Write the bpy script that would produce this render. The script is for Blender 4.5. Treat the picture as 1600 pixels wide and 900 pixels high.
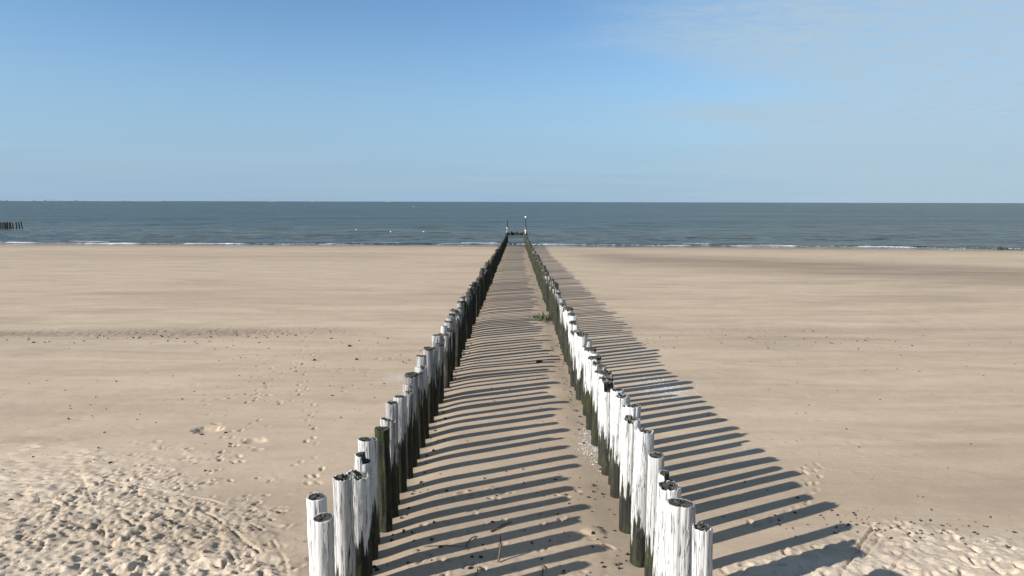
import bpy, math, random
import numpy as np
from mathutils import Vector, Matrix

for o in list(bpy.data.objects):
    bpy.data.objects.remove(o)
scene = bpy.context.scene
COL = scene.collection
rng = np.random.default_rng(7)
random.seed(7)

# ------------------------------------------------------------------ camera
CAM_H = 10.2
cam_d = bpy.data.cameras.new('camera')
cam_d.sensor_width = 36.0
cam_d.lens = 24.0
cam_d.clip_start = 0.1
cam_d.clip_end = 60000
cam = bpy.data.objects.new('camera', cam_d)
COL.objects.link(cam)
cam.matrix_world = (Matrix.Translation((0, 0, CAM_H)) @ Matrix.Rotation(math.radians(0.375), 4, 'Z')
                    @ Matrix.Rotation(math.radians(90 - 7.21), 4, 'X') @ Matrix.Rotation(math.radians(0.14), 4, 'Z'))
scene.camera = cam

# ------------------------------------------------------------------ sky and sun
SUN_EL = 25.6
SUN_AZ = 242.6            # clockwise from +Y (the sea); the sun stands behind the camera on the left
world = bpy.data.worlds.new('World')
scene.world = world
world.use_nodes = True
wt = world.node_tree
wt.nodes.clear()


def N(t, typ, **kw):
    n = t.nodes.new(typ)
    for k, v in kw.items():
        if k == 'inp':
            for i, val in v.items():
                n.inputs[i].default_value = val
        else:
            setattr(n, k, v)
    return n


def math_node(t, op, a, b=None, c=None, clamp=False):
    n = t.nodes.new('ShaderNodeMath')
    n.operation = op
    n.use_clamp = clamp
    for i, v in enumerate((a, b, c)):
        if v is None:
            continue
        if isinstance(v, (int, float)):
            n.inputs[i].default_value = v
        else:
            t.links.new(v, n.inputs[i])
    return n.outputs[0]


def ramp(t, fac, lo, hi, a=0.0, b=1.0):
    n = t.nodes.new('ShaderNodeMapRange')
    n.interpolation_type = 'SMOOTHSTEP'
    n.clamp = True
    for i, v in zip((0, 1, 2, 3, 4), (fac, lo, hi, a, b)):
        if isinstance(v, (int, float)):
            n.inputs[i].default_value = v
        else:
            t.links.new(v, n.inputs[i])
    return n.outputs[0]


def mix(t, fac, a, b):
    n = t.nodes.new('ShaderNodeMix')
    n.data_type = 'RGBA'
    for s, v in ((n.inputs[0], fac), (n.inputs[6], a), (n.inputs[7], b)):
        if isinstance(v, (int, float)):
            s.default_value = v
        elif isinstance(v, tuple):
            s.default_value = v if len(v) == 4 else (*v, 1)
        else:
            t.links.new(v, s)
    return n.outputs[2]


def noise(t, vec, scale, detail=4.0, rough=0.55, dist=0.0):
    n = t.nodes.new('ShaderNodeTexNoise')
    n.inputs['Scale'].default_value = scale
    n.inputs['Detail'].default_value = detail
    n.inputs['Roughness'].default_value = rough
    n.inputs['Distortion'].default_value = dist
    t.links.new(vec, n.inputs['Vector'])
    return n.outputs[0]


def mapping(t, vec, scale=(1, 1, 1), loc=(0, 0, 0), rot=(0, 0, 0)):
    n = t.nodes.new('ShaderNodeMapping')
    n.inputs['Scale'].default_value = scale
    n.inputs['Location'].default_value = loc
    n.inputs['Rotation'].default_value = rot
    t.links.new(vec, n.inputs['Vector'])
    return n.outputs[0]


def build_sky():
    t = wt
    sky = N(t, 'ShaderNodeTexSky', sky_type='NISHITA', sun_disc=False,
            sun_elevation=math.radians(SUN_EL), sun_rotation=math.radians(SUN_AZ),
            altitude=0.0, air_density=1.0, dust_density=0.25, ozone_density=2.5)
    tc = N(t, 'ShaderNodeTexCoord')
    d = tc.outputs['Generated']
    sep = N(t, 'ShaderNodeSeparateXYZ')
    t.links.new(d, sep.inputs[0])
    zc = math_node(t, 'ADD', math_node(t, 'MAXIMUM', sep.outputs[2], 0.0), 0.09)   # the sheet bends down with the earth
    u = math_node(t, 'DIVIDE', sep.outputs[0], zc)
    v = math_node(t, 'DIVIDE', sep.outputs[1], zc)
    comb = N(t, 'ShaderNodeCombineXYZ')
    t.links.new(u, comb.inputs[0])
    t.links.new(v, comb.inputs[1])
    lay = comb.outputs[0]                                   # thin cloud sheet on a high plane
    wisp = noise(t, mapping(t, lay, (0.30, 0.95, 1), (3.1, 1.7, 0), (0, 0, 0.08)), 1.0, 6, 0.55, 0.4)
    big = noise(t, mapping(t, lay, (0.30, 0.40, 1), (5.2, 0.4, 0)), 1.0, 3, 0.5)
    rip = noise(t, mapping(t, lay, (7.0, 15.0, 1), (0, 0, 0), (0, 0, 0.3)), 1.0, 4, 0.62, 0.8)
    # the sheet covers the right-hand half of the sky
    side = math_node(t, 'ADD', math_node(t, 'MULTIPLY', sep.outputs[0], 1.95), -0.30)
    dens = math_node(t, 'ADD', side, math_node(t, 'MULTIPLY', math_node(t, 'SUBTRACT', wisp, 0.5), 1.5))
    dens = math_node(t, 'ADD', dens, math_node(t, 'MULTIPLY', math_node(t, 'SUBTRACT', big, 0.5), 1.0))
    dens = ramp(t, dens, -0.05, 0.65)
    dens = math_node(t, 'MULTIPLY', dens, math_node(t, 'MULTIPLY_ADD', rip, 1.5, 0.18))
    # low veil towards the horizon all round
    veil = ramp(t, sep.outputs[2], -0.01, 0.27, 0.95, 0.0)
    veil = math_node(t, 'MULTIPLY', veil, ramp(t, wisp, 0.25, 0.7, 0.9, 1.0))
    tint = N(t, 'ShaderNodeVectorMath', operation='MULTIPLY')
    t.links.new(sky.outputs[0], tint.inputs[0])
    tint.inputs[1].default_value = (0.87, 1.045, 1.17)
    col = mix(t, veil, tint.outputs[0], (2.42, 3.62, 5.05, 1))
    col = mix(t, math_node(t, 'MULTIPLY', dens, 0.82, clamp=True), col, (3.35, 4.45, 5.35, 1))
    bg = N(t, 'ShaderNodeBackground')
    bg.inputs['Strength'].default_value = 0.060
    t.links.new(col, bg.inputs['Color'])
    out = N(t, 'ShaderNodeOutputWorld')
    t.links.new(bg.outputs[0], out.inputs[0])


build_sky()

sun_d = bpy.data.lights.new('sun', 'SUN')
sun_d.energy = 4.4
sun_d.angle = math.radians(0.53)
sun_d.color = (1.0, 0.98, 0.945)
sun = bpy.data.objects.new('sun', sun_d)
COL.objects.link(sun)
a = math.radians(SUN_AZ)
sdir = Vector((math.sin(a) * math.cos(math.radians(SUN_EL)), math.cos(a) * math.cos(math.radians(SUN_EL)), math.sin(math.radians(SUN_EL))))
sun.rotation_euler = sdir.to_track_quat('Z', 'Y').to_euler()
sun.location = (-40, -20, 40)

vs = scene.view_settings
vs.view_transform = 'Standard'
vs.look = 'None'
vs.gamma = 1.0
vs.use_curve_mapping = False
vs.exposure = 1.1

# ------------------------------------------------------------------ numpy helpers
_tab = rng.random((512, 512))


def vnoise(x, y, seed=0):
    x = x + seed * 37.31
    y = y + seed * 71.77
    xi = np.floor(x).astype(np.int64)
    yi = np.floor(y).astype(np.int64)
    fx = x - xi
    fy = y - yi
    fx = fx * fx * (3 - 2 * fx)
    fy = fy * fy * (3 - 2 * fy)
    x0, x1, y0, y1 = xi & 511, (xi + 1) & 511, yi & 511, (yi + 1) & 511
    return (_tab[x0, y0] * (1 - fx) + _tab[x1, y0] * fx) * (1 - fy) + (_tab[x0, y1] * (1 - fx) + _tab[x1, y1] * fx) * fy


def fbm(x, y, octv=4, seed=0, gain=0.5):
    s, amp, tot = 0.0, 1.0, 0.0
    for k in range(octv):
        s = s + amp * vnoise(x * 2 ** k, y * 2 ** k, seed + k * 3)
        tot += amp
        amp *= gain
    return s / tot


def sstep(a, b, x):
    t = np.clip((x - a) / (b - a), 0, 1)
    return t * t * (3 - 2 * t)


def grid_mesh(name, xs, ys, Z, attrs):
    nx, ny = len(xs), len(ys)
    X, Y = np.meshgrid(xs, ys)
    co = np.stack([X, Y, Z], -1).reshape(-1, 3).astype(np.float32)
    idx = np.arange(nx * ny, dtype=np.int32).reshape(ny, nx)
    q = np.stack([idx[:-1, :-1], idx[:-1, 1:], idx[1:, 1:], idx[1:, :-1]], -1).reshape(-1)
    me = bpy.data.meshes.new(name)
    me.vertices.add(len(co))
    me.vertices.foreach_set('co', co.ravel())
    me.loops.add(len(q))
    me.loops.foreach_set('vertex_index', q)
    nf = len(q) // 4
    me.polygons.add(nf)
    me.polygons.foreach_set('loop_start', np.arange(nf, dtype=np.int32) * 4)
    me.polygons.foreach_set('use_smooth', np.ones(nf, dtype=bool))
    me.update(calc_edges=True)
    for k, v in attrs.items():
        at = me.attributes.new(k, 'FLOAT', 'POINT')
        at.data.foreach_set('value', v.reshape(-1).astype(np.float32))
    return me


def link(name, me, mats, parent=None, label=None, cat=None, group=None, kind=None, loc=None, rot=None):
    o = bpy.data.objects.new(name, me)
    COL.objects.link(o)
    if me is not None and mats is not None and len(me.materials) == 0:
        for m in (mats if isinstance(mats, (list, tuple)) else [mats]):
            me.materials.append(m)
    if parent is not None:
        o.parent = parent
    if loc is not None:
        o.location = loc
    if rot is not None:
        o.rotation_euler = rot
    for k, v in (('label', label), ('category', cat), ('group', group), ('kind', kind)):
        if v:
            o[k] = v
    return o


def new_mat(name):
    m = bpy.data.materials.new(name)
    m.use_nodes = True
    t = m.node_tree
    return m, t, t.nodes['Principled BSDF']


def attr(t, name):
    n = t.nodes.new('ShaderNodeAttribute')
    n.attribute_name = name
    return n.outputs['Fac']


def position(t):
    return t.nodes.new('ShaderNodeNewGeometry').outputs['Position']


def bump(t, bsdf, h, strength, dist):
    b = t.nodes.new('ShaderNodeBump')
    b.inputs['Strength'].default_value = strength
    b.inputs['Distance'].default_value = dist
    t.links.new(h, b.inputs['Height'])
    t.links.new(b.outputs[0], bsdf.inputs['Normal'])
    return b


# ------------------------------------------------------------------ materials
def mat_sand():
    m, t, b = new_mat('beach sand')
    P = position(t)
    wet, dry, shell = attr(t, 'wet'), attr(t, 'dry'), attr(t, 'shell')
    streak = noise(t, mapping(t, P, (0.13, 0.55, 1), (0, 0, 0), (0, 0, 0.06)), 1.0, 8, 0.66, 0.8)
    mott = noise(t, mapping(t, P, (1, 1, 1)), 1.3, 5, 0.6)
    grain = noise(t, P, 55.0, 3, 0.7)
    col = mix(t, ramp(t, streak, 0.30, 0.70), (0.325, 0.245, 0.169), (0.424, 0.322, 0.225))
    col = mix(t, ramp(t, mott, 0.35, 0.75, 0.0, 0.35), col, (0.465, 0.360, 0.255))
    col = mix(t, dry, col, (0.540, 0.435, 0.325))
    col = mix(t, math_node(t, 'MULTIPLY', ramp(t, grain, 0.40, 0.26), 0.45), col, (0.12, 0.095, 0.07))
    tone = noise(t, mapping(t, P, (0.035, 0.11, 1), (4, 2, 0), (0, 0, 0.05)), 1.0, 5, 0.55, 0.6)
    col = mix(t, ramp(t, tone, 0.50, 0.34, 0.0, 0.45), col, (0.285, 0.215, 0.148))
    fine = noise(t, mapping(t, P, (5, 9, 5)), 1.0, 6, 0.7, 0.5)
    col = mix(t, ramp(t, fine, 0.30, 0.46, 0.28, 0.0), col, (0.20, 0.155, 0.11))
    col = mix(t, ramp(t, fine, 0.60, 0.74, 0.0, 0.35), col, (0.50, 0.41, 0.31))
    fl = noise(t, P, 28.0, 2, 0.6)
    col = mix(t, math_node(t, 'MULTIPLY', shell, ramp(t, fl, 0.44, 0.56)), col, (0.50, 0.45, 0.40))
    col = mix(t, wet, col, (0.165, 0.122, 0.084))
    t.links.new(col, b.inputs['Base Color'])
    t.links.new(ramp(t, wet, 0.62, 1.0, 0.85, 0.10), b.inputs['Roughness'])
    b.inputs['Specular IOR Level'].default_value = 0.13
    h = math_node(t, 'ADD', math_node(t, 'MULTIPLY', grain, 0.5), noise(t, mapping(t, P, (3, 7, 1)), 1.0, 6, 0.65))
    rough = noise(t, P, 13.0, 7, 0.75, 0.6)
    h = math_node(t, 'ADD', h, math_node(t, 'MULTIPLY', math_node(t, 'MULTIPLY', rough, dry), 4.5))
    ripn = noise(t, mapping(t, P, (4.5, 2.2, 1), (0, 0, 0), (0, 0, 0.5)), 1.0, 2, 0.5, 0.3)
    h = math_node(t, 'ADD', h, math_node(t, 'MULTIPLY', math_node(t, 'MULTIPLY', ripn, attr(t, 'ripple')), 8.0))
    bn = bump(t, b, h, 0.6, 0.02)
    t.links.new(ramp(t, wet, 0.5, 0.95, 0.6, 0.08), bn.inputs['Strength'])
    return m


def mat_wood():
    m, t, b = new_mat('weathered post wood')
    P = position(t)
    sep = N(t, 'ShaderNodeSeparateXYZ')
    t.links.new(P, sep.inputs[0])
    oi = t.nodes.new('ShaderNodeObjectInfo')
    at = N(t, 'ShaderNodeAttribute', attribute_type='OBJECT', attribute_name='algae_shift')
    shift = at.outputs['Fac']
    fib = noise(t, mapping(t, P, (34, 34, 0.9)), 1.0, 5, 0.65, 0.25)
    fib2 = noise(t, mapping(t, P, (75, 75, 2.2)), 1.0, 3, 0.6)
    blot = noise(t, mapping(t, P, (6, 6, 2.2)), 1.0, 4, 0.6)
    c = mix(t, ramp(t, fib, 0.36, 0.60), (0.425, 0.408, 0.385), (0.565, 0.550, 0.528))
    c = mix(t, ramp(t, blot, 0.50, 0.72, 0, 0.5), c, (0.58, 0.565, 0.54))
    c = mix(t, math_node(t, 'MULTIPLY', ramp(t, oi.outputs['Random'], 0.5, 1.0), 0.30), c, (0.26, 0.23, 0.195))
    wa = N(t, 'ShaderNodeAttribute', attribute_type='OBJECT', attribute_name='grey_mix')
    c = mix(t, wa.outputs['Fac'], c, mix(t, ramp(t, fib, 0.36, 0.60), (0.090, 0.084, 0.076), (0.215, 0.205, 0.190)))  # mixes the wood towards a darker grey, set per post
    cn = noise(t, mapping(t, P, (11, 11, 0.30)), 1.0, 3, 0.6, 0.15)
    cn2 = noise(t, mapping(t, P, (24, 24, 0.75), (3, 1, 0)), 1.0, 2, 0.5)
    crack = math_node(t, 'MAXIMUM', ramp(t, math_node(t, 'ABSOLUTE', math_node(t, 'SUBTRACT', cn, 0.5)), 0.013, 0.004),
                      math_node(t, 'MULTIPLY', ramp(t, math_node(t, 'ABSOLUTE', math_node(t, 'SUBTRACT', cn2, 0.47)), 0.016, 0.003), 0.5))
    crack = math_node(t, 'MAXIMUM', crack, math_node(t, 'MULTIPLY', ramp(t, fib2, 0.35, 0.28), 0.35))
    c = mix(t, math_node(t, 'MULTIPLY', crack, 0.80), c, (0.030, 0.026, 0.022))
    # algae and tide stain below the high-water line, ragged upward along the grain
    rag = noise(t, mapping(t, P, (9, 9, 0.8)), 1.0, 4, 0.6)
    rag2 = noise(t, mapping(t, P, (26, 26, 1.6)), 1.0, 3, 0.6)
    edge = math_node(t, 'ADD', math_node(t, 'MULTIPLY', math_node(t, 'SUBTRACT', rag, 0.5), 2.2),
                     math_node(t, 'MULTIPLY', math_node(t, 'SUBTRACT', rag2, 0.5), 1.3))
    lev = math_node(t, 'ADD', math_node(t, 'ADD', edge, 5.02), shift)
    alg = ramp(t, math_node(t, 'SUBTRACT', lev, sep.outputs[2]), -0.06, 0.12)
    gr = noise(t, mapping(t, P, (7, 7, 3)), 1.0, 4, 0.65)
    ac = mix(t, ramp(t, fib, 0.30, 0.66), (0.008, 0.008, 0.006), (0.034, 0.030, 0.023))
    ac = mix(t, ramp(t, gr, 0.47, 0.66, 0, 0.8), ac, (0.032, 0.044, 0.010))
    ac = mix(t, ramp(t, blot, 0.58, 0.75, 0, 0.45), ac, (0.115, 0.105, 0.085))
    c = mix(t, alg, c, ac)
    t.links.new(c, b.inputs['Base Color'])
    b.inputs['Roughness'].default_value = 0.85
    b.inputs['Specular IOR Level'].default_value = 0.2
    h = math_node(t, 'ADD', fib, math_node(t, 'MULTIPLY', crack, -0.8))
    bump(t, b, h, 0.7, 0.018)
    return m


def mat_endgrain(lo=0.58, hi=0.70):
    m, t, b = new_mat('weathered end grain')
    P = position(t)
    n1 = noise(t, mapping(t, P, (22, 22, 22)), 1.0, 5, 0.7)
    n2 = noise(t, mapping(t, P, (60, 60, 60)), 1.0, 3, 0.7)
    c = mix(t, ramp(t, n1, 0.36, 0.62), (0.018, 0.016, 0.013), (0.085, 0.078, 0.066))
    c = mix(t, ramp(t, n2, lo, hi, 0, 0.75), c, (0.26, 0.24, 0.21))
    t.links.new(c, b.inputs['Base Color'])
    b.inputs['Roughness'].default_value = 0.95
    b.inputs['Specular IOR Level'].default_value = 0.1
    bump(t, b, math_node(t, 'ADD', n1, n2), 0.9, 0.02)
    return m


def mat_sea():
    m, t, b = new_mat('sea water')
    P = position(t)
    foam, shal = attr(t, 'foam'), attr(t, 'shallow')
    big = noise(t, mapping(t, P, (0.004, 0.020, 1)), 1.0, 4, 0.55, 0.3)
    mid = noise(t, mapping(t, P, (0.03, 0.11, 1)), 1.0, 5, 0.6)
    c = mix(t, ramp(t, big, 0.35, 0.65), (0.026, 0.045, 0.042), (0.046, 0.060, 0.051))
    c = mix(t, ramp(t, mid, 0.40, 0.70, 0, 0.6), c, (0.070, 0.084, 0.076))
    far = noise(t, mapping(t, P, (0.0022, 0.016, 1), (2, 5, 0)), 1.0, 7, 0.68, 0.3)  # swell streaks and cloud shade painted into the far water colour
    c = mix(t, ramp(t, far, 0.52, 0.68, 0, 0.75), c, (0.085, 0.092, 0.080))
    c = mix(t, ramp(t, far, 0.46, 0.32, 0, 0.7), c, (0.020, 0.038, 0.037))
    strk = noise(t, mapping(t, P, (0.12, 0.55, 1), (2, 5, 0)), 1.0, 5, 0.75, 0.3)  # fine wave shading painted in as pale streaks
    c = mix(t, ramp(t, strk, 0.55, 0.70, 0, 0.6), c, (0.105, 0.110, 0.096))
    c = mix(t, shal, c, (0.155, 0.165, 0.152))
    fn = noise(t, mapping(t, P, (0.9, 2.2, 1)), 1.0, 5, 0.7)
    fm = ramp(t, math_node(t, 'ADD', foam, math_node(t, 'MULTIPLY', math_node(t, 'SUBTRACT', fn, 0.5), 0.9)), 0.42, 0.62)
    c = mix(t, fm, c, (0.78, 0.78, 0.77))
    t.links.new(c, b.inputs['Base Color'])
    b.inputs['IOR'].default_value = 1.333
    b.inputs['Specular IOR Level'].default_value = 0.075
    t.links.new(ramp(t, fm, 0, 1, 0.22, 0.9), b.inputs['Roughness'])
    w1 = noise(t, mapping(t, P, (0.30, 0.75, 1)), 1.0, 5, 0.62, 0.2)
    w2 = noise(t, mapping(t, P, (1.3, 2.6, 1)), 1.0, 4, 0.62, 0.2)
    w3 = noise(t, mapping(t, P, (0.045, 0.13, 1)), 1.0, 3, 0.5)
    h = math_node(t, 'ADD', math_node(t, 'MULTIPLY', w1, 0.9), math_node(t, 'MULTIPLY', w2, 0.35))
    w4 = noise(t, mapping(t, P, (0.010, 0.045, 1)), 1.0, 4, 0.6)
    h = math_node(t, 'ADD', h, math_node(t, 'MULTIPLY', w3, 4.0))
    h = math_node(t, 'ADD', h, math_node(t, 'MULTIPLY', w4, 14.0))
    bump(t, b, h, 1.0, 1.6)
    return m


def mat_plain(name, col, rough=0.8, var=0.25, scale=12.0, spec=0.3):
    m, t, b = new_mat(name)
    n = noise(t, position(t), scale, 4, 0.6)
    lo = tuple(v * (1 - var) for v in col)
    hi = tuple(min(1, v * (1 + var)) for v in col)
    t.links.new(mix(t, ramp(t, n, 0.3, 0.7), lo, hi), b.inputs['Base Color'])
    b.inputs['Roughness'].default_value = rough
    b.inputs['Specular IOR Level'].default_value = spec
    return m


M_SAND, M_WOOD, M_END, M_SEA = mat_sand(), mat_wood(), mat_endgrain(), mat_sea()
M_SPLIT = mat_endgrain(0.44, 0.60)
M_STICK = mat_plain('driftwood', (0.10, 0.075, 0.055), 0.9)
M_WEED = mat_plain('dark seaweed', (0.030, 0.024, 0.016), 0.7)
M_GREEN = mat_plain('green seaweed', (0.050, 0.066, 0.016), 0.6, 0.4, 20)
M_SHELL = mat_plain('shell', (0.46, 0.42, 0.37), 0.6)
M_ROCK = mat_plain('wet rock', (0.045, 0.042, 0.036), 0.5, 0.4, 3)
M_WHITE = mat_plain('white paint', (0.72, 0.72, 0.70), 0.5, 0.08)
M_TAR = mat_plain('dark pile', (0.030, 0.030, 0.026), 0.8, 0.4)
M_GUANO = mat_plain('white guano', (0.70, 0.69, 0.66), 0.8, 0.1)
M_GREY = mat_plain('grey steel', (0.22, 0.23, 0.22), 0.6)
M_COAST = mat_plain('haze-pale coast', (0.25, 0.31, 0.35), 0.9, 0.10, 0.004)  # blue-pale fading of distance painted into the coast colour

# ------------------------------------------------------------------ beach
LX, RX = -2.50, 2.18           # centre lines of the two rows of posts


def beach_base(x, y):
    z = 4.5 - 0.0281 * y
    z = z - 0.0026 * np.clip(x, 0, 130) * sstep(40, 150, y)
    return z


def growing(start, stop, d0, ratio):
    out = [start]
    d = d0
    while out[-1] < stop:
        d *= ratio
        out.append(out[-1] + d)
    return out


def build_beach():
    fine = np.arange(-9.0, 9.0001, 0.034)
    xr = np.array(growing(9.0, 3500.0, 0.034, 1.030))[1:]
    xs = np.concatenate([-xr[::-1], fine, xr])
    yl = [9.6]
    while yl[-1] < 176:
        yl.append(yl[-1] + 0.033 * max(1.0, yl[-1] / 13.5) ** 1.75)
    yb = 9.6 - (np.array(growing(0, 300.0, 0.05, 1.12)))[1:]
    yf = np.array(growing(yl[-1], 420.0, 3.0, 1.15))[1:]
    ys = np.concatenate([yb[::-1], np.array(yl), yf])
    X, Y = np.meshgrid(xs, ys)
    Z = beach_base(X, Y)
    # long low undulations running along the shore, runnels, and scour beside the posts
    fadefar = sstep(170, 120, Y)
    Z += (fbm(X / 26.0, Y / 7.0, 3, 1) - 0.5) * 0.16 * fadefar
    Z += (fbm(X / 5.0, Y / 1.5, 3, 9) - 0.5) * 0.035 * sstep(70, 25, Y) * sstep(60, 20, abs(X))
    Z -= 0.10 * np.exp(-((Y - 35.5 - 0.06 * X) / 2.2) ** 2) * sstep(3, 9, abs(X))
    for rx in (LX, RX):
        Z -= 0.085 * np.exp(-((X - rx) / 0.60) ** 2) * (0.75 + 0.5 * fbm(X, Y / 1.2, 2, 4))
    # hummocky trampled sand in the two lower corners
    wob = (fbm(X / 0.9, Y / 0.9, 3, 12) - 0.5) * 2.4
    dl = np.minimum(np.minimum(16.3 + 0.23 * (X + 12.76) * -1.0, 15.1 - 0.72 * (X + 8.1)), 13.0 - 1.35 * (X + 5.2))
    trL = sstep(-0.9, 2.4, dl + wob * 0.8 - Y) * sstep(-3.2, -3.9, X + 0.3 * wob) * sstep(-34, -22, X)
    dr = np.minimum(11.2 + 0.42 * (X - 4.2), 12.7 - 0.36 * np.maximum(X - 7.2, 0))
    trR = sstep(-0.1, 0.8, dr + wob * 0.5 - Y) * sstep(2.9, 3.8, X + 0.2 * wob) * sstep(34, 22, X)
    spray = sstep(-1.9, 0.6, dl + wob * 1.3 - Y) * sstep(-2.9, -3.6, X) * sstep(0.50, 0.66, fbm(X / 0.55, Y / 0.4, 3, 88)) * 0.5
    trL = np.maximum(trL, spray * sstep(-34, -22, X))
    trM = 0.16 * sstep(13.2, 11.0, Y + wob) * sstep(-2.2, -1.6, X) * sstep(2.0, 1.4, X)
    trampR = trR * 0.62
    tramp = np.maximum(np.maximum(trL, trampR), trM)
    # fbm lumps
    crumb = np.clip(tramp + 0.10 * sstep(0.55, 0.8, fbm(X / 1.1, Y / 0.8, 3, 101)) * sstep(24, 14, Y) * sstep(3.0, 4.5, abs(X)), 0, 1)
    Z += crumb * ((fbm(X / 0.24, Y / 0.24, 3, 21, 0.62) - 0.5) * 0.145 * (0.45 + 0.9 * fbm(X / 1.4, Y / 1.4, 2, 45)) + (np.abs(fbm(X / 0.17, Y / 0.17, 3, 31, 0.7) - 0.5)) * 0.105)

    def dent(cx, cy, ang, la, lb, depth, rim=0.35):
        r = la * 2.1
        i0, i1 = np.searchsorted(xs, (cx - r, cx + r))
        j0, j1 = np.searchsorted(ys, (cy - r, cy + r))
        if i1 - i0 < 2 or j1 - j0 < 2:
            return
        xx = X[j0:j1, i0:i1] - cx
        yy = Y[j0:j1, i0:i1] - cy
        c, s = math.cos(ang), math.sin(ang)
        q = np.sqrt(((xx * c + yy * s) / la) ** 2 + ((-xx * s + yy * c) / lb) ** 2)
        q = q * (0.75 + 0.5 * fbm(X[j0:j1, i0:i1] / 0.11, Y[j0:j1, i0:i1] / 0.11, 2, 17))
        Z[j0:j1, i0:i1] += depth * (-np.exp(-q ** 4) + rim * np.exp(-((q - 1.3) / 0.28) ** 2))

    def tmask(x, y):
        i = min(np.searchsorted(xs, x), len(xs) - 1)
        j = min(np.searchsorted(ys, y), len(ys) - 1)
        return tramp[j, i]

    r_ = random.Random(5)
    n = 0
    while n < 2300:
        x, y = r_.uniform(-15, -3), r_.uniform(9.8, 17)
        if r_.random() > tmask(x, y) * 0.9:
            continue
        dent(x, y, r_.gauss(1.2, 0.9), r_.uniform(0.05, 0.12), r_.uniform(0.03, 0.055), r_.uniform(0.010, 0.042), 0.45)
        n += 1
    n = 0
    while n < 170:
        x, y = r_.uniform(3, 13), r_.uniform(9.8, 13)
        if r_.random() > tmask(x, y):
            continue
        dent(x, y, r_.gauss(1.0, 0.8), r_.uniform(0.08, 0.15), r_.uniform(0.04, 0.07), r_.uniform(0.012, 0.045), 0.4)
        n += 1

    def path(pts, step):
        out = []
        for (x0, y0), (x1, y1) in zip(pts[:-1], pts[1:]):
            L = math.hypot(x1 - x0, y1 - y0)
            k = max(1, int(L / step))
            for i in range(k):
                f = i / k
                out.append((x0 + (x1 - x0) * f, y0 + (y1 - y0) * f, math.atan2(y1 - y0, x1 - x0)))
        return out

    def smooth(pts, it=3):
        for _ in range(it):
            q = [pts[0]]
            for p0, p1 in zip(pts[:-1], pts[1:]):
                q.append((0.75 * p0[0] + 0.25 * p1[0], 0.75 * p0[1] + 0.25 * p1[1]))
                q.append((0.25 * p0[0] + 0.75 * p1[0], 0.25 * p0[1] + 0.75 * p1[1]))
            pts = q + [pts[-1]]
        return pts

    def groove(pts, width, depth):
        p = smooth(pts)
        x0, x1 = min(a[0] for a in p) - .4, max(a[0] for a in p) + .4
        y0, y1 = min(a[1] for a in p) - .4, max(a[1] for a in p) + .4
        i0, i1 = np.searchsorted(xs, (x0, x1))
        j0, j1 = np.searchsorted(ys, (y0, y1))
        xx, yy = X[j0:j1, i0:i1], Y[j0:j1, i0:i1]
        best = np.full(xx.shape, 9.0)
        for (ax, ay), (bx, by) in zip(p[:-1], p[1:]):
            dx, dy = bx - ax, by - ay
            L2 = dx * dx + dy * dy + 1e-9
            tt = np.clip(((xx - ax) * dx + (yy - ay) * dy) / L2, 0, 1)
            best = np.minimum(best, np.hypot(xx - ax - tt * dx, yy - ay - tt * dy))
        brk = np.clip(4.2 * fbm(xx / 0.5, yy / 0.5, 3, 77) - 1.5, 0, 1.5)
        q = best / width
        q = q * (0.8 + 0.5 * fbm(xx / 0.12, yy / 0.12, 2, 18))
        flat_ = np.exp(-(best / (width * 2.6)) ** 2) * 0.75 * np.clip(brk, 0, 1)
        Z[j0:j1, i0:i1] = Z[j0:j1, i0:i1] * (1 - flat_) + (beach_base(xx, yy) + 0.01) * flat_
        Z[j0:j1, i0:i1] += depth * brk * (-np.exp(-q ** 4) + 0.55 * np.exp(-((q - 1.5) / 0.5) ** 2))

    for pts in ([(-10.46, 15.5), (-9.12, 13.78), (-8.23, 12.67), (-7.47, 11.72), (-7.0, 10.9)],
                [(-9.03, 14.32), (-7.69, 13.8), (-6.67, 13.38), (-5.98, 13.16), (-5.12, 12.28), (-4.64, 11.89)],
                [(-7.69, 13.3), (-6.48, 12.7), (-5.66, 12.0), (-5.05, 11.26), (-4.55, 10.49), (-4.3, 9.8)],
                [(-6.76, 13.15), (-5.72, 12.42), (-4.87, 11.5), (-4.4, 11.04)],
                [(-4.35, 11.51), (-3.89, 10.82), (-3.66, 10.3), (-3.6, 9.7)],
                [(-6.27, 11.74), (-5.61, 10.91), (-5.15, 10.39)],
                [(-8.2, 13.2), (-7.6, 12.4), (-6.9, 11.9)],
                [(5.0, 9.9), (5.27, 10.41), (5.85, 11.16), (6.7, 12.16)],
                [(5.7, 9.9), (6.08, 10.48), (6.86, 11.29), (7.44, 11.9)],
                [(5.9, 11.0), (6.3, 11.4), (6.6, 11.75)]):
        groove(pts, r_.uniform(0.026, 0.04), r_.uniform(0.02, 0.036))
    # walking trails over the smooth sand
    for pts in ([(-4.0, 13.3), (-4.69, 14.77), (-5.25, 16.5), (-5.9, 19.0), (-7.4, 23.0), (-9.0, 27.5), (-10.2, 33.0)],
                [(-6.2, 15.0), (-8.0, 17.6), (-8.3, 20.0), (-8.6, 23.0), (-8.5, 27.0), (-10.5, 33.0), (-13.0, 40.0)],
                [(-7.0, 15.6), (-7.5, 18.0), (-7.0, 20.5), (-7.4, 24.0), (-9.4, 30.0)],
                [(-13.0, 20.5), (-11.2, 20.0), (-9.6, 21.2), (-8.0, 21.6)],
                [(-15.5, 22.0), (-13.0, 20.8), (-12.6, 18.6)],
                [(4.5, 12.2), (5.4, 13.0), (6.6, 14.4), (7.0, 15.6)]):
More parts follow.
